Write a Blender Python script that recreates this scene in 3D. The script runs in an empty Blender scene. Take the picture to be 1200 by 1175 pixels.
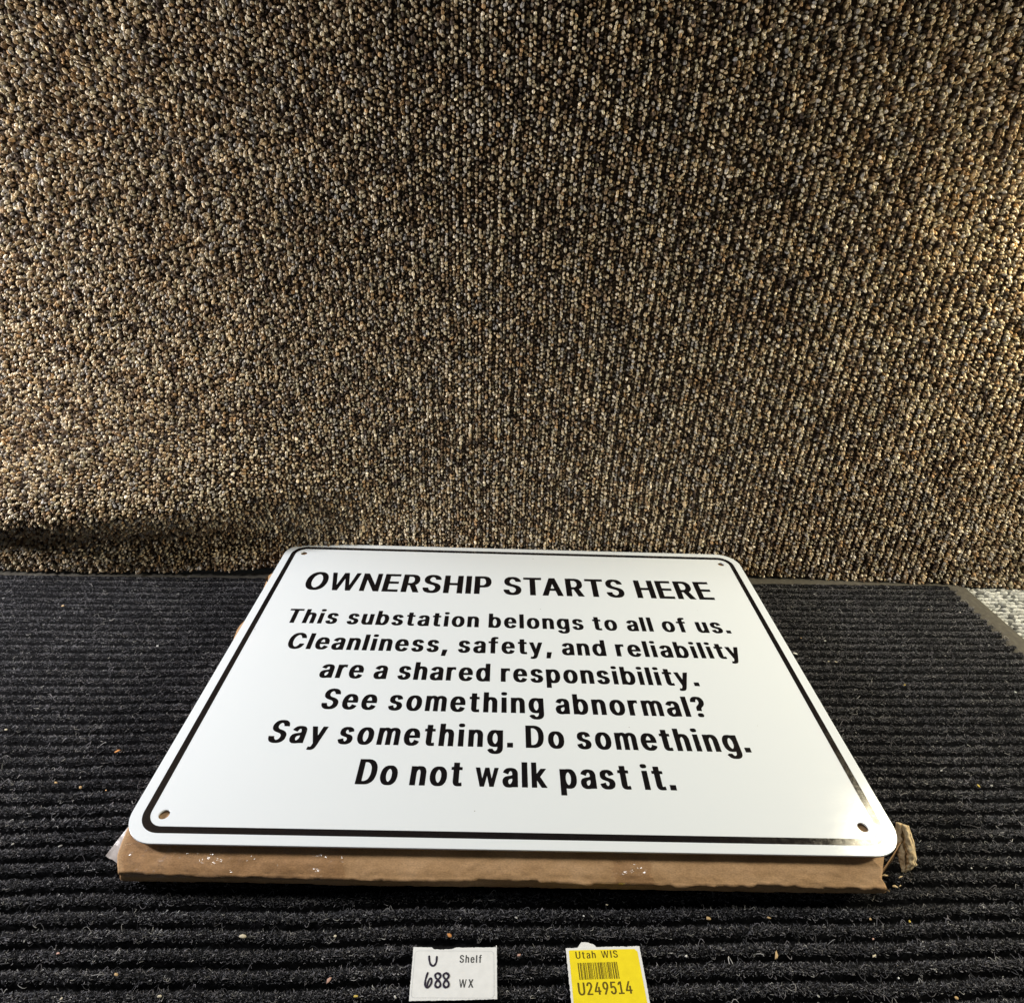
import bpy, math, random
import numpy as np
from mathutils import Matrix, Vector

# ------------------------------------------------------------------ camera, world, lamps, exposure
S = bpy.context.scene
COL = S.collection
rng = np.random.default_rng(7)
random.seed(7)

cam = bpy.data.cameras.new('camera')
camo = bpy.data.objects.new('camera', cam)
COL.objects.link(camo)
right = Vector((0.99941308, -0.00427745, 0.03398818))
down = Vector((0.02819136, -0.4609626, -0.88697166))
fwd = Vector((0.01946126, 0.88740926, -0.46057146))
M = Matrix.Identity(4)
for i in range(3):
    M[i][0], M[i][1], M[i][2] = right[i], -down[i], -fwd[i]
M.translation = Vector((-0.01239147, -0.30655983, 0.26776646))
camo.matrix_world = M
cam.sensor_fit = 'HORIZONTAL'
cam.sensor_width = 36
cam.lens = 36 * 744.32 / 1200
cam.clip_start, cam.clip_end = 0.01, 50
S.camera = camo

W = bpy.data.worlds.new('World')
S.world = W
W.use_nodes = True
W.node_tree.nodes['Background'].inputs[0].default_value = (0.8, 0.9, 1, 1)
W.node_tree.nodes['Background'].inputs[1].default_value = 0.06

def lamp(name, loc, target, power, colour, sx, sy):
    l = bpy.data.lights.new(name, 'AREA')
    l.shape = 'ELLIPSE'; l.size = sx; l.size_y = sy
    l.energy = power; l.color = colour
    o = bpy.data.objects.new(name, l); COL.objects.link(o)
    o.location = loc
    o.rotation_euler = (Vector(target) - Vector(loc)).to_track_quat('-Z', 'Y').to_euler()
    return o
lamp('cool_lamp', (-0.62, -0.05, 0.28), (-0.15, 0.08, 0.06), 4.5, (0.98, 0.965, 1.0), 0.08, 0.08)
lamp('warm_lamp', (0.80, -0.08, 0.37), (0.1, 0.05, 0.08), 4.4, (1.0, 0.94, 0.76), 0.10, 0.10)
lamp('corner_lamp', (0.385, 0.082, 0.295), (0.16, -0.11, 0.0), 0.80, (1.0, 0.89, 0.62), 0.085, 0.085)
lamp('ceiling_lamp', (-0.05, 0.07, 1.5), (0.0, -0.05, 0.0), 5.5, (0.97, 0.985, 1.0), 0.25, 0.25)

S.view_settings.view_transform = 'Standard'
S.view_settings.look = 'None'
S.view_settings.exposure = 0.0
S.view_settings.gamma = 1.0
S.view_settings.use_curve_mapping = False
S.render.engine = 'CYCLES'
S.cycles.max_bounces = 6

# ------------------------------------------------------------------ helpers
def tag(o, label, cat, group=None, kind=None):
    if label: o['label'] = label
    if cat: o['category'] = cat
    if group: o['group'] = group
    if kind: o['kind'] = kind
    return o

def empty(name, loc, label, cat, group=None):
    o = bpy.data.objects.new(name, None); COL.objects.link(o)
    o.location = loc; o.empty_display_size = 0.02
    return tag(o, label, cat, group)

def put(name, me, mat, parent=None):
    o = bpy.data.objects.new(name, me); COL.objects.link(o)
    if mat and not me.materials: me.materials.append(mat)
    if parent: o.parent = parent
    return o

def mesh(name, V, F, colour=None, smooth=True):
    """V (n,3); F int array (m,k) or a list of such arrays; colour (n,3) stored as the yarn colour."""
    Fs = F if isinstance(F, list) else [F]
    me = bpy.data.meshes.new(name)
    V = np.asarray(V, np.float32)
    me.vertices.add(len(V)); me.vertices.foreach_set('co', V.ravel())
    tot = np.concatenate([np.full(len(f), f.shape[1], np.int32) for f in Fs])
    idx = np.concatenate([np.asarray(f, np.int32).ravel() for f in Fs])
    me.loops.add(len(idx)); me.loops.foreach_set('vertex_index', idx)
    me.polygons.add(len(tot))
    me.polygons.foreach_set('loop_start', np.concatenate([[0], np.cumsum(tot)[:-1]]).astype(np.int32))
    me.polygons.foreach_set('loop_total', tot)
    if smooth: me.polygons.foreach_set('use_smooth', np.ones(len(tot), bool))
    if colour is not None:
        a = me.attributes.new('yarn', 'FLOAT_COLOR', 'POINT')
        c = np.ones((len(V), 4), np.float32); c[:, :3] = colour
        a.data.foreach_set('color', c.ravel())
    me.update(calc_edges=True); me.validate()
    return me

def grid_faces(nu, nv, off=0):
    i = np.arange(nu - 1)[:, None] * nv + np.arange(nv - 1)[None, :]
    i = i.ravel() + off
    return np.stack([i, i + 1, i + nv + 1, i + nv], 1)

def flat_curve(name, loops, extrude=0.0, bevel=0.0, z=0.0):
    """Filled outlines (holes allowed) as a mesh."""
    c = bpy.data.curves.new(name, 'CURVE'); c.dimensions = '2D'; c.fill_mode = 'BOTH'
    c.extrude = extrude; c.bevel_depth = bevel; c.bevel_resolution = 2
    for L in loops:
        sp = c.splines.new('POLY'); sp.points.add(len(L) - 1)
        for p, q in zip(sp.points, L): p.co = (q[0], q[1], 0, 1)
        sp.use_cyclic_u = True
    o = bpy.data.objects.new(name, c); COL.objects.link(o)
    dg = bpy.context.evaluated_depsgraph_get()
    me = bpy.data.meshes.new_from_object(o.evaluated_get(dg))
    bpy.data.objects.remove(o); bpy.data.curves.remove(c)
    me.name = name
    for v in me.vertices: v.co.z += z
    return me

def noise1(x, seed, scale):
    """smooth 1-D value noise"""
    r = np.random.default_rng(seed).uniform(-1, 1, 4096)
    t = np.asarray(x) / scale + 2000
    i = np.floor(t).astype(int); f = t - i; f = f * f * (3 - 2 * f)
    return r[i % 4096] * (1 - f) + r[(i + 1) % 4096] * f

def noise2(x, y, seed, scale):
    r = np.random.default_rng(seed).uniform(-1, 1, (256, 256))
    a = np.asarray(x) / scale + 1000; b = np.asarray(y) / scale + 1000
    i = np.floor(a).astype(int); j = np.floor(b).astype(int)
    f = a - i; g = b - j; f = f * f * (3 - 2 * f); g = g * g * (3 - 2 * g)
    i0, i1, j0, j1 = i % 256, (i + 1) % 256, j % 256, (j + 1) % 256
    return (r[i0, j0] * (1 - f) + r[i1, j0] * f) * (1 - g) + (r[i0, j1] * (1 - f) + r[i1, j1] * f) * g

def sstep(a, b, x):
    t = np.clip((np.asarray(x, float) - a) / (b - a), 0, 1)
    return t * t * (3 - 2 * t)

# ------------------------------------------------------------------ materials
def material(name, base=(0.5, 0.5, 0.5), rough=0.6, spec=0.5):
    m = bpy.data.materials.new(name); m.use_nodes = True
    b = m.node_tree.nodes['Principled BSDF']
    b.inputs['Base Color'].default_value = (*base, 1)
    b.inputs['Roughness'].default_value = rough
    b.inputs['Specular IOR Level'].default_value = spec
    return m, m.node_tree, b

def node(t, kind, **kw):
    n = t.nodes.new(kind)
    for k, v in kw.items():
        if k in n.inputs: n.inputs[k].default_value = v
        else: setattr(n, k, v)
    return n

def noise_node(t, scale, detail=4, stretch=None):
    tc = node(t, 'ShaderNodeTexCoord')
    n = node(t, 'ShaderNodeTexNoise'); n.inputs['Scale'].default_value = scale; n.inputs['Detail'].default_value = detail
    if stretch:
        mp = node(t, 'ShaderNodeMapping'); mp.inputs['Scale'].default_value = stretch
        t.links.new(tc.outputs['Object'], mp.inputs['Vector']); t.links.new(mp.outputs['Vector'], n.inputs['Vector'])
    else: t.links.new(tc.outputs['Object'], n.inputs['Vector'])
    return n

def ramp(t, src, stops):
    r = node(t, 'ShaderNodeValToRGB'); e = r.color_ramp.elements
    while len(e) < len(stops): e.new(0.5)
    for k, (p, c) in zip(e, stops): k.position = p; k.color = (*c, 1)
    t.links.new(src, r.inputs['Fac'])
    return r

def bump(t, b, src, strength, dist):
    n = node(t, 'ShaderNodeBump'); n.inputs['Strength'].default_value = strength; n.inputs['Distance'].default_value = dist
    t.links.new(src, n.inputs['Height']); t.links.new(n.outputs['Normal'], b.inputs['Normal'])

def yarn_material(name, rough, spec, sheen=0.0):
    m, t, b = material(name, rough=rough, spec=spec)
    a = node(t, 'ShaderNodeAttribute'); a.attribute_name = 'yarn'
    t.links.new(a.outputs['Color'], b.inputs['Base Color'])
    if sheen:
        b.inputs['Sheen Weight'].default_value = sheen
        b.inputs['Sheen Roughness'].default_value = 0.5
    return m

M_yarn = yarn_material('looped carpet yarn', 0.9, 0.12)
_t = M_yarn.node_tree; _n = noise_node(_t, 1700, 3); bump(_t, _t.nodes['Principled BSDF'], _n.outputs['Fac'], 0.8, 0.0009)
M_fibre = yarn_material('mat fibre', 0.8, 0.08)
M_backing, _, _ = material('carpet backing', (0.02, 0.016, 0.013), 0.95, 0.1)

M_rubber, t, b = material('dusty rubber border', (0.05, 0.044, 0.035), 0.75, 0.3)
n = noise_node(t, 300, 5); r = ramp(t, n.outputs['Fac'], [(0.3, (0.066, 0.059, 0.047)), (0.62, (0.092, 0.083, 0.066)), (0.8, (0.15, 0.137, 0.11))])
t.links.new(r.outputs['Color'], b.inputs['Base Color']); bump(t, b, n.outputs['Fac'], 0.4, 0.0004)

# white enamel: a faint orange peel and fine rolling streaks, a few wiped smears in the gloss
M_enamel, t, b = material('white enamel', (0.735, 0.775, 0.795), 0.22, 0.5)
n = noise_node(t, 600, 3, (0.5, 1.4, 1)); bump(t, b, n.outputs['Fac'], 0.10, 0.0003)
n2 = noise_node(t, 60, 2, (1, 2.2, 1)); r = ramp(t, n2.outputs['Fac'], [(0.0, (0.09,) * 3), (1.0, (0.20,) * 3)])
t.links.new(r.outputs['Color'], b.inputs['Roughness'])

M_ink, t, b = material('black vinyl', (0.006, 0.005, 0.006), 0.25, 0.5)
n = noise_node(t, 420, 5); r = ramp(t, n.outputs['Fac'], [(0.4, (0.12,) * 3), (0.75, (0.26,) * 3)])
t.links.new(r.outputs['Color'], b.inputs['Roughness']); bump(t, b, n.outputs['Fac'], 0.10, 0.0003)

M_letter, _, _ = material('black letter vinyl', (0.004, 0.003, 0.004), 0.32, 0.22)

M_card, t, b = material('brown cardboard', (0.4, 0.26, 0.15), 0.7, 0.25)
n = noise_node(t, 60, 6, (1, 1, 3)); r = ramp(t, n.outputs['Fac'], [(0.25, (0.41, 0.24, 0.11)), (0.5, (0.52, 0.315, 0.155)), (0.75, (0.61, 0.385, 0.205))])
n2 = noise_node(t, 420, 6, (0.22, 1, 1)); bump(t, b, n2.outputs['Fac'], 0.3, 0.0007)
n3 = noise_node(t, 2200, 4, (0.5, 1, 1)); r2 = ramp(t, n3.outputs['Fac'], [(0.3, (0.78,) * 3), (0.7, (1.12,) * 3)])
mx = node(t, 'ShaderNodeMix'); mx.data_type = 'RGBA'; mx.blend_type = 'MULTIPLY'; mx.inputs[0].default_value = 1.0
t.links.new(r.outputs['Color'], mx.inputs[6]); t.links.new(r2.outputs['Color'], mx.inputs[7])
t.links.new(mx.outputs[2], b.inputs['Base Color'])

M_core, t, b = material('torn cardboard', (0.42, 0.31, 0.17), 0.85, 0.1)
n = noise_node(t, 420, 6); r = ramp(t, n.outputs['Fac'], [(0.3, (0.44, 0.31, 0.17)), (0.5, (0.70, 0.54, 0.32)), (0.7, (0.80, 0.66, 0.42))])
t.links.new(r.outputs['Color'], b.inputs['Base Color']); bump(t, b, n.outputs['Fac'], 0.8, 0.0008)

M_tape = bpy.data.materials.new('clear tape'); M_tape.use_nodes = True
t = M_tape.node_tree; t.nodes.clear()
out = node(t, 'ShaderNodeOutputMaterial'); mix = node(t, 'ShaderNodeMixShader'); tr = node(t, 'ShaderNodeBsdfTransparent'); gl = node(t, 'ShaderNodeBsdfGlossy')
tr.inputs[0].default_value = (0.96, 0.93, 0.90, 1); gl.inputs['Roughness'].default_value = 0.13
lw = node(t, 'ShaderNodeFresnel'); lw.inputs[0].default_value = 1.5
nz = noise_node(t, 110, 3, (0.5, 1, 1)); bp = node(t, 'ShaderNodeBump'); bp.inputs['Strength'].default_value = 1.0; bp.inputs['Distance'].default_value = 0.0055
t.links.new(nz.outputs['Fac'], bp.inputs['Height']); t.links.new(bp.outputs['Normal'], gl.inputs['Normal']); t.links.new(bp.outputs['Normal'], lw.inputs['Normal'])
cl = node(t, 'ShaderNodeMath'); cl.operation = 'MINIMUM'; cl.inputs[1].default_value = 0.22; t.links.new(lw.outputs[0], cl.inputs[0]); t.links.new(cl.outputs[0], mix.inputs[0]); t.links.new(tr.outputs[0], mix.inputs[1]); t.links.new(gl.outputs[0], mix.inputs[2]); t.links.new(mix.outputs[0], out.inputs[0])

M_hazy, t, b = material('crumpled tape end', (0.62, 0.55, 0.50), 0.3, 0.5)
b.inputs['Alpha'].default_value = 0.6
n = noise_node(t, 400, 4); bump(t, b, n.outputs['Fac'], 0.6, 0.0008)

M_paper, t, b = material('white label paper', (0.76, 0.765, 0.75), 0.6, 0.3)
n = noise_node(t, 300, 4); r = ramp(t, n.outputs['Fac'], [(0.3, (0.73, 0.735, 0.72)), (0.7, (0.79, 0.795, 0.78))]); t.links.new(r.outputs['Color'], b.inputs['Base Color'])
M_yellow, t, b = material('yellow label paper', (0.85, 0.68, 0.004), 0.5, 0.3)
n = noise_node(t, 260, 4); r = ramp(t, n.outputs['Fac'], [(0.3, (0.83, 0.66, 0.004)), (0.7, (0.90, 0.73, 0.006))]); t.links.new(r.outputs['Color'], b.inputs['Base Color'])
M_print, _, _ = material('grey label print', (0.05, 0.05, 0.048), 0.6, 0.2)
M_brownprint, _, _ = material('brown label print', (0.12, 0.085, 0.004), 0.6, 0.2)
M_marker, _, _ = material('black marker pen', (0.012, 0.006, 0.02), 0.5, 0.3)
HEADLINE = {'A': (137, ['0,0 38,0 51,55 87,55 100,0 137,0 88,200 49,199', '58,80 57,82 67,126 69,130 80,82 79,80']),
 'E': (102, ['0,0 102,0 102,26 36,26 36,88 97,89 97,113 96,114 36,115 36,173 101,174 101,175 101,199 101,200 0,199']),
 'H': (123, ['0,0 36,0 37,89 87,89 87,0 123,0 123,200 87,199 86,115 37,115 36,199 0,199']),
 'I': (36, ['0,0 36,0 36,200 0,200']),
 'N': (124, ['0,0 32,0 32,126 32,128 89,0 124,0 123,200 92,199 92,71 90,75 34,199 0,199']),
 'O': (138, ['62,-2 75,-3 84,-1 92,1 105,8 116,19 125,34 131,50 136,71 138,91 137,118 134,141 128,160 121,174 113,185 105,192 99,196 87,201 70,203 56,202 43,198 35,193 29,189 21,180 15,171 7,152 2,133 0,111 0,90 2,67 7,47 15,28 25,15 35,7 43,2 49,0', '69,25 62,28 57,32 51,39 46,47 41,59 39,68 36,84 36,93 36,113 38,126 40,137 43,147 47,155 53,164 62,172 69,175 75,173 80,169 88,160 93,152 98,134 101,121 102,106 102,93 101,78 98,65 95,53 89,41 84,35 75,27']),
 'P': (111, ['0,0 36,0 37,72 64,72 72,73 81,75 88,79 96,86 101,93 105,100 108,111 111,128 110,148 108,160 105,171 99,182 94,188 88,193 81,196 72,199 63,200 0,199', '37,97 36,173 37,174 57,174 66,168 70,160 72,153 74,140 74,128 73,119 68,108 64,103 59,99 54,97']),
 'R': (116, ['0,0 36,0 37,76 49,76 50,75 77,0 116,0 86,82 95,88 100,95 105,103 107,109 111,128 110,151 107,168 101,179 92,189 84,195 74,198 63,200 0,199', '37,102 36,173 37,174 57,174 62,171 68,165 73,155 74,148 75,135 73,120 68,111 64,106 59,103 55,102']),
 'S': (116, ['50,-3 65,-3 75,-2 86,1 95,6 103,14 109,23 114,35 116,46 116,61 115,71 110,84 105,92 96,101 86,107 62,117 53,121 46,128 41,136 40,141 40,151 43,162 49,171 55,175 58,176 65,174 72,166 76,159 79,146 113,146 115,146 114,157 111,168 107,178 102,185 97,190 89,196 80,200 70,202 55,203 42,201 32,198 24,193 15,184 10,175 6,165 4,150 4,142 6,128 10,118 16,109 23,103 30,98 58,86 69,80 76,72 80,64 80,58 80,48 76,37 68,27 59,23 56,24 51,26 43,33 39,43 37,56 0,56 1,43 4,32 8,22 14,13 20,7 28,3 37,-1']),
 'T': (120, ['42,0 79,0 79,173 119,174 120,175 120,199 119,200 0,199 1,174 42,173']),
 'W': (189, ['38,0 69,0 95,132 120,0 151,0 189,200 160,199 136,64 134,66 110,199 79,199 55,66 53,65 29,199 0,199'])}
BODY = {',': (48, ['0,-45 34,-45 48,27 48,31 48,32 10,32 8,31']),
 '.': (41, ['0,0 41,0 41,41 0,41']),
 '?': (100, ['41,-1 47,-2 58,-1 64,3 67,8 69,16 69,25 65,32 62,34 53,37 40,37 31,34 26,28 24,20 24,12 25,8 29,3 32,1 35,-1', '28,59 65,58 65,74 67,81 69,88 74,95 89,110 93,119 97,127 99,139 100,149 99,159 96,174 91,183 86,190 78,197 69,200 58,202 49,203 35,201 27,199 18,193 13,188 7,180 3,172 0,155 0,145 38,145 41,162 45,170 49,175 51,176 56,170 60,160 61,145 58,132 52,122 40,110 35,103 30,93 28,77']),
 'C': (136, ['63,-2 77,-3 91,0 103,4 112,11 121,21 129,37 134,52 136,65 135,66 98,66 94,51 88,39 80,31 71,25 63,29 57,35 52,41 47,50 43,63 40,74 38,94 39,115 41,132 45,145 52,159 59,168 65,172 71,175 82,169 88,161 91,155 95,146 97,135 98,134 136,134 134,148 130,160 124,173 116,185 107,192 97,198 90,201 77,203 57,202 44,198 32,191 22,181 15,171 7,152 2,133 0,111 0,90 2,67 7,47 16,28 26,14 37,5 50,0']),
 'D': (128, ['0,0 61,0 71,1 81,4 92,9 102,17 109,25 118,40 123,58 127,79 128,109 125,137 119,157 110,173 106,179 98,187 85,195 74,198 61,200 0,199', '39,26 39,172 39,174 52,174 61,172 69,166 76,158 82,146 86,136 88,124 89,106 89,88 88,77 84,60 79,46 74,39 68,33 59,28 51,26']),
 'S': (119, ['51,-3 67,-3 76,-2 88,1 96,6 104,12 111,22 116,32 118,44 119,56 118,69 114,81 107,92 101,98 91,106 65,117 55,121 48,128 43,136 42,142 42,150 44,161 47,165 52,171 58,175 60,176 66,173 73,165 77,157 79,146 116,145 117,146 116,161 113,169 110,177 105,184 98,192 91,196 82,200 72,202 56,203 42,201 29,196 22,191 14,182 8,171 4,159 3,149 3,143 5,128 9,118 15,110 21,104 29,98 67,81 74,75 79,66 80,62 81,52 78,41 75,35 69,29 60,24 52,27 46,33 41,43 39,56 38,57 0,57 1,44 3,33 8,22 14,13 22,6 31,1 42,-2']),
 'T': (123, ['42,0 81,0 81,173 123,174 123,200 0,199 1,174 42,173']),
 'a': (102, ['37,-3 51,-3 66,0 102,1 102,103 101,118 96,131 90,140 83,146 71,150 59,152 45,152 36,150 26,147 19,142 13,136 8,129 3,117 3,114 4,113 37,99 44,116 47,121 53,126 55,126 58,123 61,120 63,114 65,100 63,94 57,91 31,86 17,80 11,76 7,71 4,65 1,57 0,50 0,37 3,24 6,16 12,8 17,4 26,-1', '47,23 41,29 39,35 38,47 39,51 41,56 46,61 53,64 64,67 65,52 62,40 56,29 52,25']),
 'b': (111, ['50,-3 66,-3 76,-1 82,2 93,10 101,23 107,38 110,60 111,87 107,110 103,121 97,133 92,139 84,146 77,150 65,152 50,152 39,150 38,150 38,200 1,200 0,1 1,0 37,0', '55,24 48,30 42,42 39,55 38,74 39,95 42,106 46,116 50,122 55,125 57,124 61,121 68,108 71,94 73,81 72,58 68,42 62,30 58,26']),
 'd': (111, ['46,-3 59,-3 75,0 110,0 111,1 111,198 110,200 74,200 73,150 72,150 61,152 45,152 37,150 29,147 22,142 14,134 9,123 5,114 1,96 0,74 1,53 6,33 13,17 23,6 35,-1', '56,24 50,29 44,40 40,53 38,71 39,90 43,107 48,118 53,123 56,125 63,119 68,110 71,97 73,81 73,61 69,43 64,33 61,28']),
 'e': (111, ['50,-3 64,-3 74,-2 82,1 90,5 96,10 102,18 107,28 109,37 77,49 74,50 69,35 64,28 58,23 56,24 51,28 46,34 43,41 39,55 38,64 39,65 110,66 111,86 109,101 107,111 101,127 95,136 88,143 79,148 66,152 48,152 39,151 30,147 22,141 13,130 8,121 4,107 1,95 0,75 1,55 5,37 9,26 18,13 25,6 37,0', '39,89 39,90 39,96 44,111 50,121 56,126 62,121 67,113 70,103 72,90 71,89']),
 'f': (84, ['20,0 58,0 58,125 80,126 80,150 58,150 58,168 59,175 60,178 63,181 80,183 84,203 75,207 64,208 51,208 41,205 32,201 26,193 21,183 20,172 20,151 18,150 0,150 0,126 20,125']),
 'g': (111, ['47,-57 57,-58 72,-57 82,-54 89,-51 95,-46 101,-40 105,-32 108,-26 110,-14 111,-1 111,150 110,150 72,150 60,152 51,152 40,151 32,149 24,144 17,137 10,127 5,113 1,97 0,85 0,66 4,43 7,32 12,23 15,18 22,11 27,7 33,5 44,2 53,2 63,2 72,4 73,4 72,-9 70,-19 65,-27 58,-32 55,-32 50,-29 45,-23 39,-13 18,-13 4,-24 7,-32 11,-37 19,-47 31,-54 40,-57', '56,28 50,33 44,43 40,54 38,72 39,91 43,107 46,114 50,120 56,125 59,123 63,119 69,107 73,91 73,78 73,61 69,45 63,34 58,29']),
 'h': (102, ['0,0 38,0 38,91 39,103 41,111 45,118 48,122 52,125 56,122 61,113 63,105 64,98 64,0 102,0 102,102 101,113 98,124 96,130 92,138 86,144 81,148 70,151 61,152 49,152 38,150 38,199 37,200 0,199']),
 'i': (44, ['3,0 41,0 40,150 4,150 3,149', '12,171 19,170 30,171 35,172 39,175 43,180 44,189 42,197 38,202 30,205 15,205 7,203 4,200 1,196 0,191 0,185 1,180 7,173']),
 'k': (104, ['0,0 35,0 35,52 36,54 65,0 104,0 58,85 101,150 63,150 36,110 35,112 35,200 0,199']),
 'l': (39, ['0,0 39,0 39,200 0,200']),
 'm': (152, ['0,0 35,0 36,99 37,106 40,116 44,122 49,126 53,122 56,116 59,104 59,0 94,0 94,104 98,117 102,122 106,126 110,123 114,118 116,108 117,0 152,0 152,113 149,125 147,132 143,138 138,144 129,150 116,153 104,153 94,150 86,147 81,142 72,149 62,153 46,153 36,149 35,150 0,150']),
 'n': (102, ['0,0 38,0 38,91 39,103 41,111 45,118 48,122 52,125 56,122 61,113 63,105 64,98 64,0 102,0 102,102 101,113 98,124 94,135 86,144 81,148 70,151 61,152 49,152 38,149 36,150 0,150']),
 'o': (113, ['49,-3 62,-3 72,-2 82,1 91,8 98,16 106,29 110,44 113,60 113,81 112,98 108,114 102,127 94,138 86,145 77,150 65,152 49,152 41,151 29,146 22,141 13,130 7,118 3,102 1,88 0,74 1,54 5,37 12,21 18,12 29,3 37,-1', '56,24 51,28 48,31 43,43 39,60 38,78 40,96 44,109 51,121 57,126 65,118 71,107 74,93 75,71 74,56 69,38 62,27 58,24']),
 'p': (111, ['0,-54 38,-54 38,-1 50,-3 65,-3 72,-2 82,2 88,5 94,12 100,21 105,32 108,43 111,63 111,87 108,106 103,121 97,133 88,144 77,150 66,152 57,152 48,152 38,150 37,150 1,150 0,149', '55,24 47,32 43,41 39,55 38,74 39,93 42,106 46,116 50,121 55,125 58,124 61,121 67,110 71,99 73,81 72,64 69,46 67,39 62,30 58,26']),
 'r': (72, ['0,0 38,0 38,95 39,104 44,116 48,121 52,124 71,119 72,119 72,150 71,151 48,152 37,150 0,150']),
 's': (100, ['42,-3 56,-3 65,-2 73,1 80,4 88,10 93,16 97,26 100,37 100,49 98,56 95,66 91,71 84,78 76,82 51,91 45,96 42,101 41,109 42,116 45,121 50,126 52,126 57,120 61,111 63,103 64,102 96,112 98,114 94,128 87,140 77,147 69,150 62,152 40,152 30,149 20,145 15,139 9,133 6,126 4,116 4,98 6,89 11,81 18,73 24,70 52,59 57,55 61,48 61,40 59,33 56,28 50,23 44,27 40,33 36,50 3,40 0,38 1,31 5,21 7,16 13,8 19,4 26,0 33,-2']),
 't': (76, ['45,-1 61,-1 69,0 76,2 73,28 71,29 57,25 54,29 54,35 54,125 55,126 74,126 74,149 72,150 54,151 54,185 52,186 17,186 15,185 15,151 1,150 0,149 0,127 1,126 15,126 15,125 15,33 18,20 22,11 30,3 39,0']),
 'u': (102, ['37,-2 51,-2 64,1 65,0 101,0 102,1 102,150 65,150 64,149 64,55 63,48 60,37 55,29 50,25 46,29 43,34 39,44 38,51 38,149 37,150 1,150 0,149 0,55 0,47 2,31 7,18 15,8 24,1']),
 'w': (155, ['32,0 60,0 78,86 95,0 123,0 155,150 126,150 110,69 108,66 92,150 64,150 48,69 46,65 30,149 28,150 0,150']),
 'y': (112, ['21,-55 34,-56 41,-54 47,-52 56,-46 63,-34 68,-20 111,146 112,149 111,150 78,150 76,149 57,71 56,69 36,149 34,150 1,150 0,149 39,2 34,-19 29,-28 26,-29 14,-26 13,-26 13,-27 8,-51 9,-52 12,-53'])}
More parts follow.
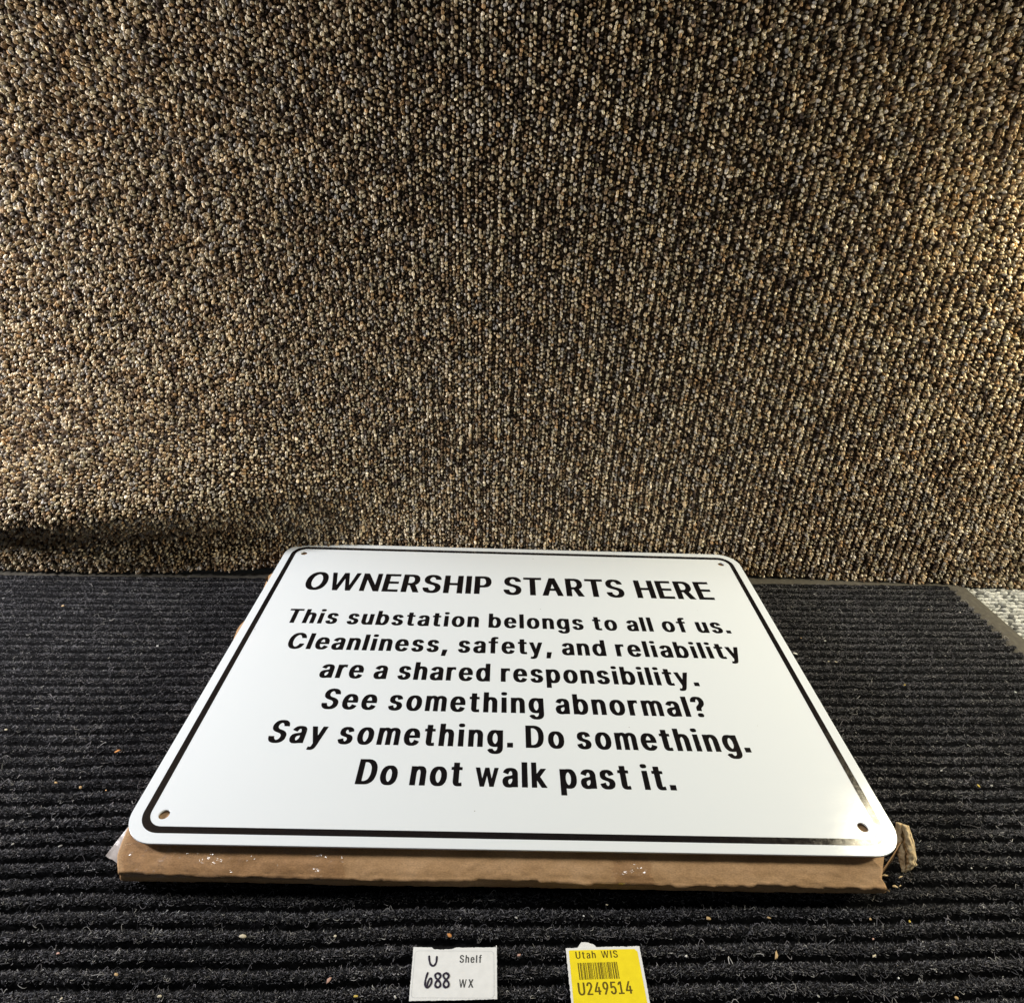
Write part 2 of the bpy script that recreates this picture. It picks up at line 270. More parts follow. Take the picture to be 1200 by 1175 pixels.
SMALL = {'1': (88, ['0,0 88,0 87,22 61,22 60,23 59,200 30,200 2,168 3,140 15,141 31,160 32,161 33,160 33,23 31,22 1,22']),
 '2': (90, ['0,0 90,0 90,22 35,23 34,24 74,95 82,112 87,129 88,137 88,152 87,163 85,172 80,183 75,190 69,196 61,201 55,202 43,203 32,202 24,199 17,193 11,185 7,178 4,169 1,157 1,143 2,142 26,142 27,143 30,160 33,169 36,173 41,177 44,179 46,179 54,173 59,164 61,156 61,140 58,125 50,106 0,19']),
 '4': (102, ['58,0 85,0 85,40 86,41 101,41 102,43 101,64 86,64 85,65 85,124 84,125 59,125 58,124 58,65 57,64 30,64 29,65 77,199 76,200 50,199 0,62 1,41 57,41 58,40']),
 '5': (92, ['37,-2 45,-3 58,-2 66,2 76,11 83,22 88,35 91,55 92,67 90,84 87,98 81,112 75,120 66,127 57,131 39,131 31,129 34,176 85,177 85,200 10,200 9,199 2,100 4,99 17,96 26,96 29,97 37,105 42,107 45,107 51,104 57,95 61,87 63,76 64,60 63,49 61,40 56,31 52,26 45,21 38,25 32,33 28,42 26,52 0,52 0,47 2,33 6,22 11,14 17,7 23,2 31,-2']),
 '9': (90, ['16,0 44,0 45,1 75,72 82,91 87,108 90,128 90,142 89,155 85,170 82,179 75,190 66,198 57,202 46,203 33,202 23,197 15,190 9,182 6,175 2,163 0,146 0,130 2,113 8,97 14,88 19,83 25,79 33,77 48,76', '45,97 39,100 33,109 28,122 27,135 27,146 30,162 37,173 41,177 45,180 49,177 53,173 59,164 62,153 63,138 62,123 58,111 53,103 49,99']),
 'I': (28, ['0,0 28,0 28,200 0,200']),
 'S': (101, ['42,-3 58,-3 66,-2 76,1 84,7 90,15 96,26 100,39 101,49 101,62 98,76 95,84 90,92 84,99 77,104 51,117 42,122 37,127 32,137 31,143 31,152 34,165 38,171 42,175 48,178 51,179 58,176 62,174 66,169 70,159 72,148 99,149 98,158 96,169 93,178 89,184 79,195 71,200 64,202 53,203 39,202 31,200 23,195 16,187 9,177 6,169 4,156 3,140 5,130 9,117 14,110 23,101 30,97 53,86 63,80 68,75 73,65 74,58 73,49 72,40 69,35 64,28 60,25 51,20 43,23 36,30 31,39 28,54 2,54 0,53 1,40 3,31 7,22 12,13 22,4 28,0 35,-2']),
 'U': (107, ['45,-3 59,-3 69,-2 76,0 82,4 88,9 94,16 100,27 103,37 106,47 107,61 107,199 106,200 80,199 80,70 79,55 75,42 69,31 61,24 54,21 45,25 38,32 32,43 28,57 28,67 28,199 0,199 0,68 0,59 3,43 5,35 10,23 19,10 24,5 31,1 39,-2']),
 'W': (168, ['35,0 59,0 84,147 109,0 134,0 168,196 168,199 167,200 146,199 122,47 96,199 72,199 48,51 46,49 22,199 0,199']),
 'X': (117, ['0,0 30,0 58,67 60,66 87,0 117,0 74,103 115,200 85,199 59,138 58,139 33,199 3,199 43,103']),
 'a': (85, ['29,-3 46,-3 53,-1 58,2 59,0 60,0 85,1 85,106 84,117 81,130 76,138 69,146 58,150 45,152 38,151 29,149 22,146 15,141 10,134 6,125 3,115 17,108 29,108 32,116 35,122 39,126 45,129 50,127 53,124 57,115 58,109 59,98 56,92 51,90 31,86 18,81 13,77 7,71 4,65 1,58 0,49 0,36 2,23 6,14 12,5 15,3 20,-1', '39,19 32,24 28,31 27,37 27,45 28,52 33,59 38,63 45,66 58,68 59,50 56,37 53,30 48,24 43,20']),
 'e': (93, ['40,-3 56,-3 62,-2 69,0 75,4 79,9 85,17 89,25 91,35 90,37 78,41 65,41 60,28 54,22 49,19 44,21 39,25 34,32 31,41 28,50 27,61 27,66 93,67 93,87 91,102 88,117 84,127 78,137 71,145 63,149 52,151 38,151 31,149 23,144 14,135 10,127 5,114 1,96 0,83 0,64 1,51 5,34 9,22 17,10 23,4 31,-1', '27,87 27,91 28,100 31,109 34,116 38,122 42,126 46,128 49,128 55,123 61,114 64,101 66,88']),
 'f': (69, ['18,0 45,0 45,128 65,129 65,149 45,150 45,171 47,179 51,184 64,184 66,185 69,204 68,205 61,208 41,208 34,205 29,202 23,193 19,183 18,173 18,150 0,149 0,129 18,128']),
 'h': (85, ['0,0 27,0 27,99 29,110 33,118 38,125 44,128 50,124 54,118 56,112 58,100 59,0 85,0 85,100 85,111 82,124 79,133 75,139 71,144 64,149 56,151 44,151 36,150 28,146 27,146 27,199 25,200 0,199']),
 'l': (28, ['0,0 28,0 28,200 0,200']),
 't': (62, ['37,-1 52,-2 58,-1 62,1 59,20 58,21 46,21 45,22 43,26 41,35 41,127 42,128 59,129 60,148 58,149 42,149 41,151 41,185 15,185 14,151 14,149 1,149 0,129 1,128 14,128 14,127 14,33 17,18 20,9 25,3 32,-1'])}
# ------------------------------------------------------------------ carpet-covered panel behind
def wall_y(x, z):
    """front surface of the hanging carpet: a plane that bellies out and tucks under at the left"""
    y = 0.1312 + 0.0 * x
    left = sstep(-0.06, -0.33, x)
    zc = z - 0.048
    belly = np.exp(-(zc / np.where(zc > 0, 0.052, 0.040)) ** 2)
    y = y - left * (0.056 * belly * (1 + 0.10 * noise1(x, 3, 0.07)) + 0.0160 * sstep(0.020, -0.012, z))
    flare = np.exp(-((x + 0.215) / 0.05) ** 2)
    y = y - 0.007 * flare * sstep(0.004, -0.016, z)
    y = y - 0.027 * np.exp(-((x - 0.02) / 0.22) ** 2) * sstep(0.06, 0.34, z) + 0.002 * noise2(x, z, 5, 0.12)
    return y

def wall_bottom(x):
    lift = sstep(-0.29, -0.20, x) * sstep(0.22, 0.05, x)
    base = np.where(x > 0.372, -0.0282, np.where(x > 0, -0.0248, -0.0225))
    return base + 0.0050 * lift + 0.0008 * noise1(x, 9, 0.02)

X0, X1, ZT = -0.56, 0.60, 0.47
PALETTE = np.array([(0.74, 0.65, 0.50), (0.62, 0.51, 0.36), (0.52, 0.40, 0.25), (0.46, 0.30, 0.16), (0.46, 0.42, 0.37), (0.34, 0.32, 0.30),
                    (0.30, 0.21, 0.13), (0.17, 0.12, 0.08), (0.07, 0.052, 0.042), (0.50, 0.44, 0.31)])
PROB = np.array([0.15, 0.16, 0.12, 0.035, 0.09, 0.04, 0.13, 0.11, 0.085, 0.08])

def blob(nr=3, ns=6):
    """half an ellipsoid: rings plus a tip; a single carpet loop seen from its top"""
    v, f4, f3 = [], [], []
    for i in range(nr):
        a = math.radians(-18 + i * (78 / (nr - 1)))
        for k in range(ns):
            p = 2 * math.pi * (k + 0.5 * i) / ns
            v.append((math.cos(a) * math.cos(p), math.cos(a) * math.sin(p), math.sin(a)))
    v.append((0, 0, 1.0))
    for i in range(nr - 1):
        for k in range(ns):
            f4.append((i * ns + k, i * ns + (k + 1) % ns, (i + 1) * ns + (k + 1) % ns, (i + 1) * ns + k))
    for k in range(ns): f3.append(((nr - 1) * ns + k, (nr - 1) * ns + (k + 1) % ns, nr * ns))
    return np.array(v), np.array(f4), np.array(f3)

def loops_mesh(P, T, B, N, size, colour):
    """P centres; T,B,N frames (n,3); size (n,3)"""
    v, f4, f3 = blob()
    n, m = len(P), len(v)
    s = v[None] * size[:, None]
    V = P[:, None] + s[..., 0:1] * T[:, None] + s[..., 1:2] * B[:, None] + s[..., 2:3] * N[:, None]
    off = (np.arange(n) * m)[:, None, None]
    shade = np.repeat(colour, m, 0)
    return V.reshape(-1, 3), (f4[None] + off).reshape(-1, 4), (f3[None] + off).reshape(-1, 3), shade

def unit(a): return a / np.linalg.norm(a, axis=-1, keepdims=True)

def wall_frame(x, z):
    e = 0.001
    y = wall_y(x, z)
    tx = np.stack([np.full_like(x, 2 * e), wall_y(x + e, z) - wall_y(x - e, z), np.zeros_like(x)], -1)
    tz = np.stack([np.zeros_like(x), wall_y(x, z + e) - wall_y(x, z - e), np.full_like(x, 2 * e)], -1)
    tx, tz = unit(tx), unit(tz)
    return np.stack([x, y, z], -1), tx, tz, unit(np.cross(tx, tz))

PX, PZ = 0.00232, 0.00208
cols = np.arange(int((X1 - X0) / PX)); rows = np.arange(int((ZT + 0.12) / PZ))
ci, ri = np.meshgrid(cols, rows, indexing='ij'); ci = ci.ravel(); ri = ri.ravel(); n = len(ci)
x = X0 + ci * PX + rng.normal(0, 1, n) * (0.00022 + 0.00022 * sstep(0.1, -0.2, X0 + ci * PX)) + 0.0006 * noise1(ri * PZ, 21, 0.03)
# evenly spaced along the cloth itself, so that the belly does not pull the loops apart
zg = np.linspace(-0.029, 0.50, 700); z = np.empty(n)
for k in cols:
    yy = wall_y(np.full(700, X0 + k * PX), zg)
    s = np.concatenate([[0], np.cumsum(np.hypot(np.diff(zg), np.diff(yy)))])
    q = ci == k
    z[q] = np.interp((ri[q] + 0.5 * (k % 2)) * PZ + rng.normal(0, 0.00045, q.sum()), s, zg)
k = (z > wall_bottom(x) + 0.001) & (z < ZT)
x, z, ci, ri = x[k], z[k], ci[k], ri[k]; n = len(x)
P, T, B, N = wall_frame(x, z)
ribamp = 0.35 + 0.65 * sstep(-0.15, 0.2, x)
high = np.array([0.0006, 0.0007, -0.0015])[ci % 3] * ribamp
P = P + N * (high + rng.normal(0, 0.00055, n) - 0.0006)[:, None]
th = rng.normal(0, 0.45, n)[:, None]
T2 = T * np.cos(th) + B * np.sin(th); B2 = -T * np.sin(th) + B * np.cos(th)
N2 = unit(N + T * rng.normal(0, 0.22, (n, 1)) + B * (rng.normal(0, 0.22, (n, 1)) - 0.08))
size = np.stack([rng.normal(0.00100, 0.0002, n), rng.normal(0.00114, 0.00026, n), rng.normal(0.0021, 0.0004, n)], -1).clip(0.0005, 0.0032)
# yarn colours: chosen per loop, with short runs of one yarn along a column
pick = rng.choice(len(PALETTE), n, p=PROB / PROB.sum())
same = rng.random(n) < 0.14
for _ in range(2): pick[1:][same[1:]] = pick[:-1][same[1:]]
c = PALETTE[pick] * np.array([1.0, 0.98, 0.93]) * rng.lognormal(0, 0.22, (n, 1)) * (1 + 0.10 * noise2(x, z, 33, 0.02))[:, None]
LV, L4, L3, LC = loops_mesh(P, T2, B2, N2, size, c)
# the woven ground behind the loops, with a back
nu, nv = 300, 240
gx = np.linspace(X0, X1, nu); gz = np.linspace(0, 1, nv)
GX, GZ = np.meshgrid(gx, gz, indexing='ij'); zb = wall_bottom(GX); Zg = zb + (ZT - zb) * GZ
front = np.stack([GX, wall_y(GX, Zg) + 0.0009, Zg], -1).reshape(-1, 3)
back = front + np.array([0, 0.006, 0])
o1 = len(LV); o2 = o1 + nu * nv
rim = np.concatenate([np.arange(nu) * nv, (nu - 1) * nv + np.arange(1, nv), np.arange(nu - 2, -1, -1) * nv + nv - 1, np.arange(nv - 2, 0, -1)])
rimf = np.stack([rim + o1, np.roll(rim, -1) + o1, np.roll(rim, -1) + o2, rim + o2], 1)
gc = np.tile(np.array([0.06, 0.042, 0.028]), (2 * nu * nv, 1))
me = mesh('carpet', np.vstack([LV, front, back]), [np.vstack([L4, grid_faces(nu, nv, o1), grid_faces(nu, nv, o2), rimf]), L3], np.vstack([LC, gc]))
tag(put('carpet', me, M_yarn), 'brown and cream looped carpet hanging upright behind the mat and sign', 'carpet')

# ------------------------------------------------------------------ pale floor carpet beyond the mat's right edge
FZ = -0.0285
V = np.array([(-1.2, -0.8, FZ - 0.002), (1.4, -0.8, FZ - 0.002), (1.4, 0.6, FZ - 0.002), (-1.2, 0.6, FZ - 0.002)])
FP = 0.0045
fr, fc = np.meshgrid(np.arange(64), np.arange(120), indexing='ij'); fr = fr.ravel(); fc = fc.ravel(); n = len(fr)
fx = 0.345 + fc * 0.0028 + rng.normal(0, 0.0006, n); fy = -0.10 + fr * FP + 0.010 * (fx - 0.4) + rng.normal(0, 0.00022, n)
Pf = np.stack([fx, fy, np.full(n, FZ - 0.0012) + rng.normal(0, 0.0002, n)], -1)
e = np.eye(3)
th = rng.normal(0, 0.12, n)[:, None]
Tf = e[0] * np.cos(th) + e[1] * np.sin(th); Bf = -e[0] * np.sin(th) + e[1] * np.cos(th)
sz = np.stack([rng.normal(0.0034, 0.0006, n), rng.normal(0.00138, 0.00015, n), rng.normal(0.0017, 0.0002, n)], -1)
fcol = np.array([(0.52, 0.52, 0.48), (0.62, 0.61, 0.56), (0.36, 0.36, 0.33), (0.15, 0.15, 0.14)])[rng.choice(4, n, p=[0.45, 0.3, 0.17, 0.08])] * rng.lognormal(0, 0.12, (n, 1))
FV, F4, F3, FC = loops_mesh(Pf, Tf, Bf, np.tile(e[2], (n, 1)), sz, fcol)
me = mesh('floor', np.vstack([FV, V]), [np.vstack([F4, np.arange(4)[None] + len(FV)]), F3], np.vstack([FC, np.tile(np.array([0.05, 0.05, 0.047]), (4, 1))]))
tag(put('floor', me, M_yarn), 'pale grey carpet in fine rows beside the black mat', 'floor', kind='structure')

# ------------------------------------------------------------------ black ribbed entrance mat
MAT_SLOPE = 0.025
MATZ = -0.0222            # top of the ribs
PITCH, PHASE = 0.00755, -0.0699
mat = empty('entrance_mat', (0, 0, FZ), 'black ribbed entrance mat with a dusty rubber edge under the cardboard package', 'mat')
mat.rotation_euler = (0, 0, MAT_SLOPE)
mx0, mx1, my0, my1 = -0.56, 0.3632, -0.30, 0.1150

def rib_z(y, x):
    u = ((y - PHASE) / PITCH + 0.12 * noise1(x, 41, 0.05)) % 1.0
    s = np.sin(math.pi * u) ** 0.55
    return MATZ - 0.0058 + 0.0054 * s

nx = 700; per = 14
ny = int((my1 - my0) / PITCH * per)
gx = np.linspace(mx0, mx1, nx); gy = np.linspace(my0, my1, ny)
GX, GY = np.meshgrid(gx, gy, indexing='ij')
Zr = rib_z(GY, GX) + 0.0004 * noise2(GX, GY, 43, 0.0021) + 0.0003 * noise2(GX, GY, 44, 0.0009)
endx = mx1 - 0.0025 + 0.002 * noise1(GY, 47, 0.004)
XX = np.minimum(GX, endx)
base = np.stack([XX, GY, Zr], -1).reshape(-1, 3)
bc = np.array([0.005, 0.005, 0.0055]) * rng.lognormal(0, 0.35, (len(base), 1))

# curled fibres: a dense short nap on the ribs, and longer loose curls
def fibres(NF, K, lmed, lsig, rmed, tones, probs, hk, ymin):
    sx_ = rng.uniform(-0.47, mx1 - 0.001, NF * 3); sy_ = ymin + (my1 - ymin - 0.001) * rng.random(NF * 3) ** 1.12
    keep = ~((np.abs(sx_) < 0.170) & (sy_ > -0.124) & (sy_ < 0.118))
    uu = np.sin(math.pi * (((sy_ - PHASE) / PITCH + 0.12 * noise1(sx_, 41, 0.05)) % 1.0))
    keep &= uu > rng.uniform(0.52, 0.79, len(uu))
    for cx, cy, hw, hh in ((-0.0254, -0.1665, 0.0178, 0.0122), (0.036, -0.176, 0.0156, 0.0222)):
        keep &= ~((np.abs(sx_ + MAT_SLOPE * -sy_ - cx) < hw) & (np.abs(sy_ + MAT_SLOPE * sx_ - cy) < hh))
    sx_, sy_ = sx_[keep][:NF], sy_[keep][:NF]; NF = len(sx_)
    u = ((sy_ - PHASE) / PITCH + 0.12 * noise1(sx_, 41, 0.05)) % 1.0
    p0 = np.stack([sx_, sy_, rib_z(sy_, sx_) + (0.0 if K == 3 else -0.0001)], -1)
    nrm = unit(np.stack([rng.normal(0, 0.3, NF), -np.cos(math.pi * u) * 0.9 + rng.normal(0, 0.3, NF), 0.35 + np.sin(math.pi * u)], -1))
    ang = rng.uniform(0, 2 * math.pi, NF)
    lat = np.stack([np.cos(ang), (0.45 if K == 3 else 0.3) * np.sin(ang), rng.normal(0, 0.2, NF)], -1)
    L = rng.lognormal(math.log(lmed), lsig, NF).clip(0.0005, 0.0060)[:, None]
    H = L * rng.uniform(0.3, 1.0, (NF, 1)) * hk
    side = np.stack([-lat[:, 1], lat[:, 0], np.zeros(NF)], -1) * rng.normal(0, 0.45, (NF, 1)) * L
    ts = np.linspace(0, 1, K)
    C = np.stack([p0 + lat * L * (tt + 0.22 * math.sin(3.0 * tt)) + nrm * H * 2.2 * tt * (1 - 0.62 * tt) + side * math.sin(math.pi * tt) for tt in ts], 1)
    tan = unit(np.gradient(C, axis=1))
    s1 = unit(np.cross(tan, np.array([0.31, 0.2, 0.93]))); s2 = np.cross(tan, s1)
    tap = np.ones(K); tap[-1] = 0.55
    rad = rng.lognormal(math.log(rmed), 0.25, NF)[:, None, None] * tap[None, :, None]
    V = np.stack([C + rad * (math.cos(a) * s1 + math.sin(a) * s2) for a in (0.0, 2.094, 4.189)], 2).reshape(-1, 3)
    i = (np.arange(NF) * K * 3)[:, None, None]
    kk = np.arange(K - 1)[None, :, None] * 3; rr = np.arange(3)[None, None, :]
    a0 = i + kk + rr; a1 = i + kk + (rr + 1) % 3
    F = np.stack([a0, a1, a1 + 3, a0 + 3], -1).reshape(-1, 4)
    tone = rng.choice(len(tones), NF, p=probs)
    c = np.array(tones)[tone] * rng.lognormal(0, 0.2, (NF, 1)) * (1 + 0.25 * noise2(sx_, sy_, 91, 0.02))[:, None]
    return V, F, np.repeat(c, K * 3, 0)
TONES = [(0.014, 0.014, 0.0155), (0.042, 0.042, 0.045), (0.115, 0.115, 0.122), (0.20, 0.19, 0.197), (0.38, 0.37, 0.35)]
Va, Fa, Ca = fibres(360000, 3, 0.00095, 0.35, 0.00013, TONES, [0.26, 0.28, 0.26, 0.16, 0.04], 0.9, -0.205)
Vb, Fb, Cb = fibres(50000, 5, 0.0021, 0.38, 0.00011, TONES, [0.28, 0.22, 0.22, 0.20, 0.08], 0.55, -0.205)
FVv = np.vstack([Va, Vb]); FF = np.vstack([Fa, Fb + len(Va)]); FCC = np.vstack([Ca, Cb])
VV = np.vstack([base, FVv]); VV[:, 2] -= FZ
me = mesh('ribbed_pile', VV, np.vstack([grid_faces(nx, ny), FF + len(base)]), np.vstack([bc, FCC]))
put('ribbed_pile', me, M_fibre, mat)

# rubber sheet and bevelled edge (mat frame, z from the floor)
def sweep(path, prof):
    """mitred sweep of a closed profile (outward d, z) along an open path in the mat plane"""
    V = []
    for q, (x, y, ox, oy) in enumerate(path):
        for d, z in prof: V.append((x + ox * d, y + oy * d, z))
    m = len(prof); F = []
    for q in range(len(path) - 1):
        for k in range(m): F.append((q * m + k, q * m + (k + 1) % m, (q + 1) * m + (k + 1) % m, (q + 1) * m + k))
    return np.array(V), np.array(F)
bw = 0.0182
path = [(mx0, my1, 0, 1)] + [(mx0 + (mx1 - mx0) * q / 40, my1, 0, 1) for q in range(1, 40)] + [(mx1, my1, 1, 1)] + [(mx1, my1 + (my0 - my1) * q / 30, 1, 0) for q in range(1, 31)]
prof = [(-0.012, 0.0006), (-0.012, 0.0030), (0.0, 0.0038), (bw * 0.55, 0.0036), (bw * 0.92, 0.0022), (bw, 0.0009), (bw, 0.0002)]
V, F = sweep(path, prof)
V[:, 2] += 0.00025 * noise2(V[:, 0], V[:, 1], 51, 0.03) * (V[:, 2] > 0.002)
put('rubber_border', mesh('rubber_border', V, F), M_rubber, mat)
V = np.array([(mx0, my0, 0.0008), (mx1, my0, 0.0008), (mx1, my1, 0.0008), (mx0, my1, 0.0008)])
put('rubber_backing', mesh('rubber_backing', V, np.array([[0, 1, 2, 3]])), M_rubber, mat)

# ------------------------------------------------------------------ flat cardboard package
pack = empty('cardboard_package', (0, 0, -0.022), 'flat brown cardboard package with a torn corner lying under the white sign', 'package')
PR = np.array([(0.122, -0.0215), (0.124, -0.0205), (0.1245, -0.012), (0.1235, -0.0035), (0.121, -0.0019), (0.09, -0.0017), (0.06, -0.0017), (0.03, -0.0017), (0.0, -0.0017), (-0.03, -0.0017), (-0.06, -0.0017), (-0.09, -0.0018),
               (-0.112, -0.0020), (-0.119, -0.0027), (-0.125, -0.0043), (-0.1295, -0.0062), (-0.1330, -0.0085), (-0.1352, -0.0110), (-0.1360, -0.0135), (-0.1353, -0.0158), (-0.1336, -0.0178), (-0.1315, -0.0196), (-0.128, -0.0212), (-0.122, -0.0217), (0.0, -0.0218)])
# refine the profile
def refine(P, maxd):
    out = []
    for a, b in zip(P[:-1], P[1:]):
        n = max(1, int(np.linalg.norm(b - a) / maxd))
        for q in range(n): out.append(a + (b - a) * q / n)
    return np.array(out + [P[-1]])
PRr = refine(PR, 0.0007)
sm = PRr.copy()
for _ in range(5): sm[1:-1] = 0.25 * sm[:-2] + 0.5 * sm[1:-1] + 0.25 * sm[2:]
PRr = sm
def carton_point(u, P):
    """u 0..1 across; crumples the front lip"""
    y, z = P[..., 0], P[..., 1]
    xl = -0.1768 - 0.0042 * np.exp(-((y - 0.081) / 0.006) ** 2) - 0.0034 * np.exp(-((y - 0.023) / 0.010) ** 2) + 0.0008 * noise1(y, 61, 0.02)
    xl = xl + 0.0035 * sstep(-0.0135, -0.0215, z) + 0.0025 * sstep(-0.128, -0.136, y)
    xr = np.where(y < -0.1165, 0.1668 + 0.0016 * noise1(z * 1.3 + y, 62, 0.0026) - 0.50 * np.clip(z + 0.0120, 0, 1) - 1.5 * np.clip(-0.0145 - z, 0, 0.0055) , 0.1735)
    x = xl + (xr - xl) * u
    fr = sstep(-0.122, -0.131, y)
    zc = -0.0104 + 0.0006 * noise1(x, 63, 0.017) + 0.00035 * noise1(x, 64, 0.004)
    z2 = -0.0078 + 0.0007 * noise1(x, 72, 0.03) + 0.0003 * noise1(x, 73, 0.006)
    ridge = np.exp(-np.abs(z - zc) / 0.0004) * (0.75 + 0.45 * noise1(x, 74, 0.009))
    fold = np.exp(-np.abs(z - z2) / 0.0005) * np.clip(noise1(x, 75, 0.02) + 0.2, 0, 1)
    dy = fr * (0.0010 * sstep(0.0, 0.0010, zc - z) * sstep(-0.0205, -0.0185, z) - 0.0010 * ridge + 0.0004 * fold + 0.00022 * noise2(x, z * 3, 66, 0.004) + 0.00012 * noise2(x, z * 3, 70, 0.0016) + 0.0003 * noise1(x, 69, 0.06))
    dz = fr * (0.00025 * ridge + 0.00012 * noise2(x, z * 3, 67, 0.003)) + 0.0005 * (1 - fr) * noise2(x, y, 68, 0.06) * (y < 0.11) * (z > -0.01)
    dz = dz - 0.0008 * fr * sstep(0.12, 0.165, x) * (z > -0.012)
    return np.stack([x, y + dy, z + dz], -1)
nu = 520
UU = np.linspace(0, 1, nu)[:, None]
PP = np.broadcast_to(PRr[None], (nu,) + PRr.shape)
G = carton_point(UU, PP); m = PRr.shape[0]
V = G.reshape(-1, 3)
capL = np.arange(m)[None]; capR = ((nu - 1) * m + np.arange(m))[None]
V[:, 2] += 0.022
# end walls as shells set in a little, so the torn end shows a dark hollow
me = mesh('carton', V, [grid_faces(nu, m), capL[:, ::-1], capR])
put('carton', me, M_card, pack)

# clear tape over the front left
sel = (PRr[:, 0] < -0.121) & (PRr[:, 1] > -0.0125)
PT = PRr[sel]
def tape_strip(x0, x1, P, lift):
    nt = max(8, int((x1 - x0) / 0.0008))
    u = ((np.linspace(x0, x1, nt) + 0.1745) / (0.1668 + 0.1745))[:, None]
    g = carton_point(u, np.broadcast_to(P[None], (nt,) + P.shape))
    d = np.gradient(P, axis=0); nn = np.stack([-d[:, 1] * -1, d[:, 0] * -1], -1); nn = nn / np.linalg.norm(nn, axis=1, keepdims=True)
    nn = np.where(nn[:, :1] > 0, -nn, nn)
    w = lift + 0.00025 * np.abs(noise2(g[..., 0], g[..., 2] * 1.5, 71, 0.006))
    g = g + np.stack([np.zeros_like(w), nn[None, :, 0] * w, nn[None, :, 1] * w], -1)
    g[..., 2] += 0.022
    return g.reshape(-1, 3), grid_faces(nt, len(P))
V, F = tape_strip(-0.1725, -0.075, PT, 0.0003)
put('clear_tape', mesh('clear_tape', V, F[:, ::-1]), M_tape, pack)
V, F = tape_strip(0.045, 0.062, PT, 0.0003)
put('clear_tape', mesh('clear_tape', V, F[:, ::-1]), M_tape, pack)
# loose tape end at the left corner
pts = [(-0.1772, -0.085, -0.0040), (-0.1785, -0.100, -0.0055), (-0.1800, -0.112, -0.0075), (-0.1830, -0.1205, -0.0100), (-0.1862, -0.1245, -0.0130)]
pin = [(-0.1755, -0.086, -0.0030), (-0.1765, -0.102, -0.0042), (-0.1772, -0.115, -0.0058), (-0.1775, -0.1245, -0.0082), (-0.1785, -0.1285, -0.0120)]
g = []
for a, b in zip(pin, pts):
    for q in range(6):
        f = q / 5; p = np.array(a) * (1 - f) + np.array(b) * f
        g.append(p + np.array([0, 0, 0.0006 * math.sin(f * 7 + a[1] * 300) + 0.022]))
put('tape_end', mesh('tape_end', np.array(g), grid_faces(5, 6)), M_hazy, pack)

# torn flap standing at the right front corner: two liners with a wavy core between
def board(poly, thick, dirv):
    P = np.array(poly); n = len(P); Q = P + np.array(dirv) * thick
    F = [tuple(range(n)), tuple(range(2 * n - 1, n - 1, -1))] + [(k, n + k, n + (k + 1) % n, (k + 1) % n) for k in range(n)]
    return np.vstack([P, Q]), F
LE = np.array([(0.1830, -0.1067, -0.0041), (0.1813, -0.1120, -0.0106), (0.1813, -0.1158, -0.0132), (0.1812, -0.1192, -0.0159), (0.1814, -0.1228, -0.0180)])
RE = np.array([(0.1856, -0.1099, -0.0022), (0.1858, -0.1153, -0.0057), (0.1857, -0.1204, -0.0094), (0.1849, -0.1229, -0.0125), (0.1832, -0.1232, -0.0154)])
FN = unit(np.array([-0.8, -0.35, 0.5]))
def edge_at(E, s):
    t = np.clip(s, 0, 1) * (len(E) - 1); i = np.minimum(t.astype(int), len(E) - 2); f = (t - i)[:, None]
    return E[i] * (1 - f) + E[i + 1] * f
def liner(w0, w1, seed, lift, thick):
    ns, nw = 46, 9
    s = np.linspace(0, 1, ns); A = edge_at(LE, s); Bq = edge_at(RE, s)
    lo = w0 + (0.07 * noise1(s, seed, 0.07) if w0 > 0 else 0.03 * noise1(s, seed, 0.05)); hi = w1 + (0.08 * noise1(s, seed + 1, 0.06) if w1 < 1 else 0.05 * noise1(s, seed + 1, 0.06))
    rows = []
    for q in range(nw):
        f = q / (nw - 1); w = (lo + (hi - lo) * f)[:, None]
        h = lift + 0.0007 * math.sin(math.pi * f) + 0.0005 * noise2(s * 30, np.full(ns, f * 9), seed + 5, 1.7)
        rows.append(A * (1 - w) + Bq * w + FN * h[:, None])
    front = np.stack(rows, 1).reshape(-1, 3); backp = front - FN * thick
    n = ns * nw
    rim = np.concatenate([np.arange(ns) * nw, (ns - 1) * nw + np.arange(1, nw), np.arange(ns - 2, -1, -1) * nw + nw - 1, np.arange(nw - 2, 0, -1)])
    F = np.vstack([grid_faces(ns, nw), grid_faces(ns, nw, n)[:, ::-1], np.stack([rim, np.roll(rim, -1), np.roll(rim, -1) + n, rim + n], 1)])
    return np.vstack([front, backp]), F
flap = None
for name, w0, w1, sd, lift, th in (('torn_flap', 0.0, 1.0, 81, -0.0024, 0.0012), ('liner', 0.0, 0.44, 83, 0.0, 0.0018), ('liner', 0.57, 1.0, 87, 0.0002, 0.0019)):
    V, F = liner(w0, w1, sd, lift, th); V[:, 2] += 0.022
    o = put(name, mesh(name, V, F), M_core, flap or pack)
    flap = flap or o
# crushed end wall of the package, set back behind the torn corner
pa = [(0.1650, -0.1285, -0.0130), (0.1715, -0.1235, -0.0105), (0.1770, -0.1190, -0.0085), (0.1815, -0.1150, -0.0075)]
V = []
for a_ in pa:
    for dx_, dz_ in ((0, 0), (0.0012, 0.0002), (0.0012, -0.0212 - a_[2]), (0, -0.0212 - a_[2])): V.append((a_[0] + dx_, a_[1] + 0.6 * dx_, a_[2] + dz_ + 0.022))
F = [(q * 4 + k, q * 4 + (k + 1) % 4, q * 4 + 4 + (k + 1) % 4, q * 4 + 4 + k) for q in range(3) for k in range(4)]
put('end_wall', mesh('end_wall', np.array(V), np.array(F), smooth=False), M_card, pack)
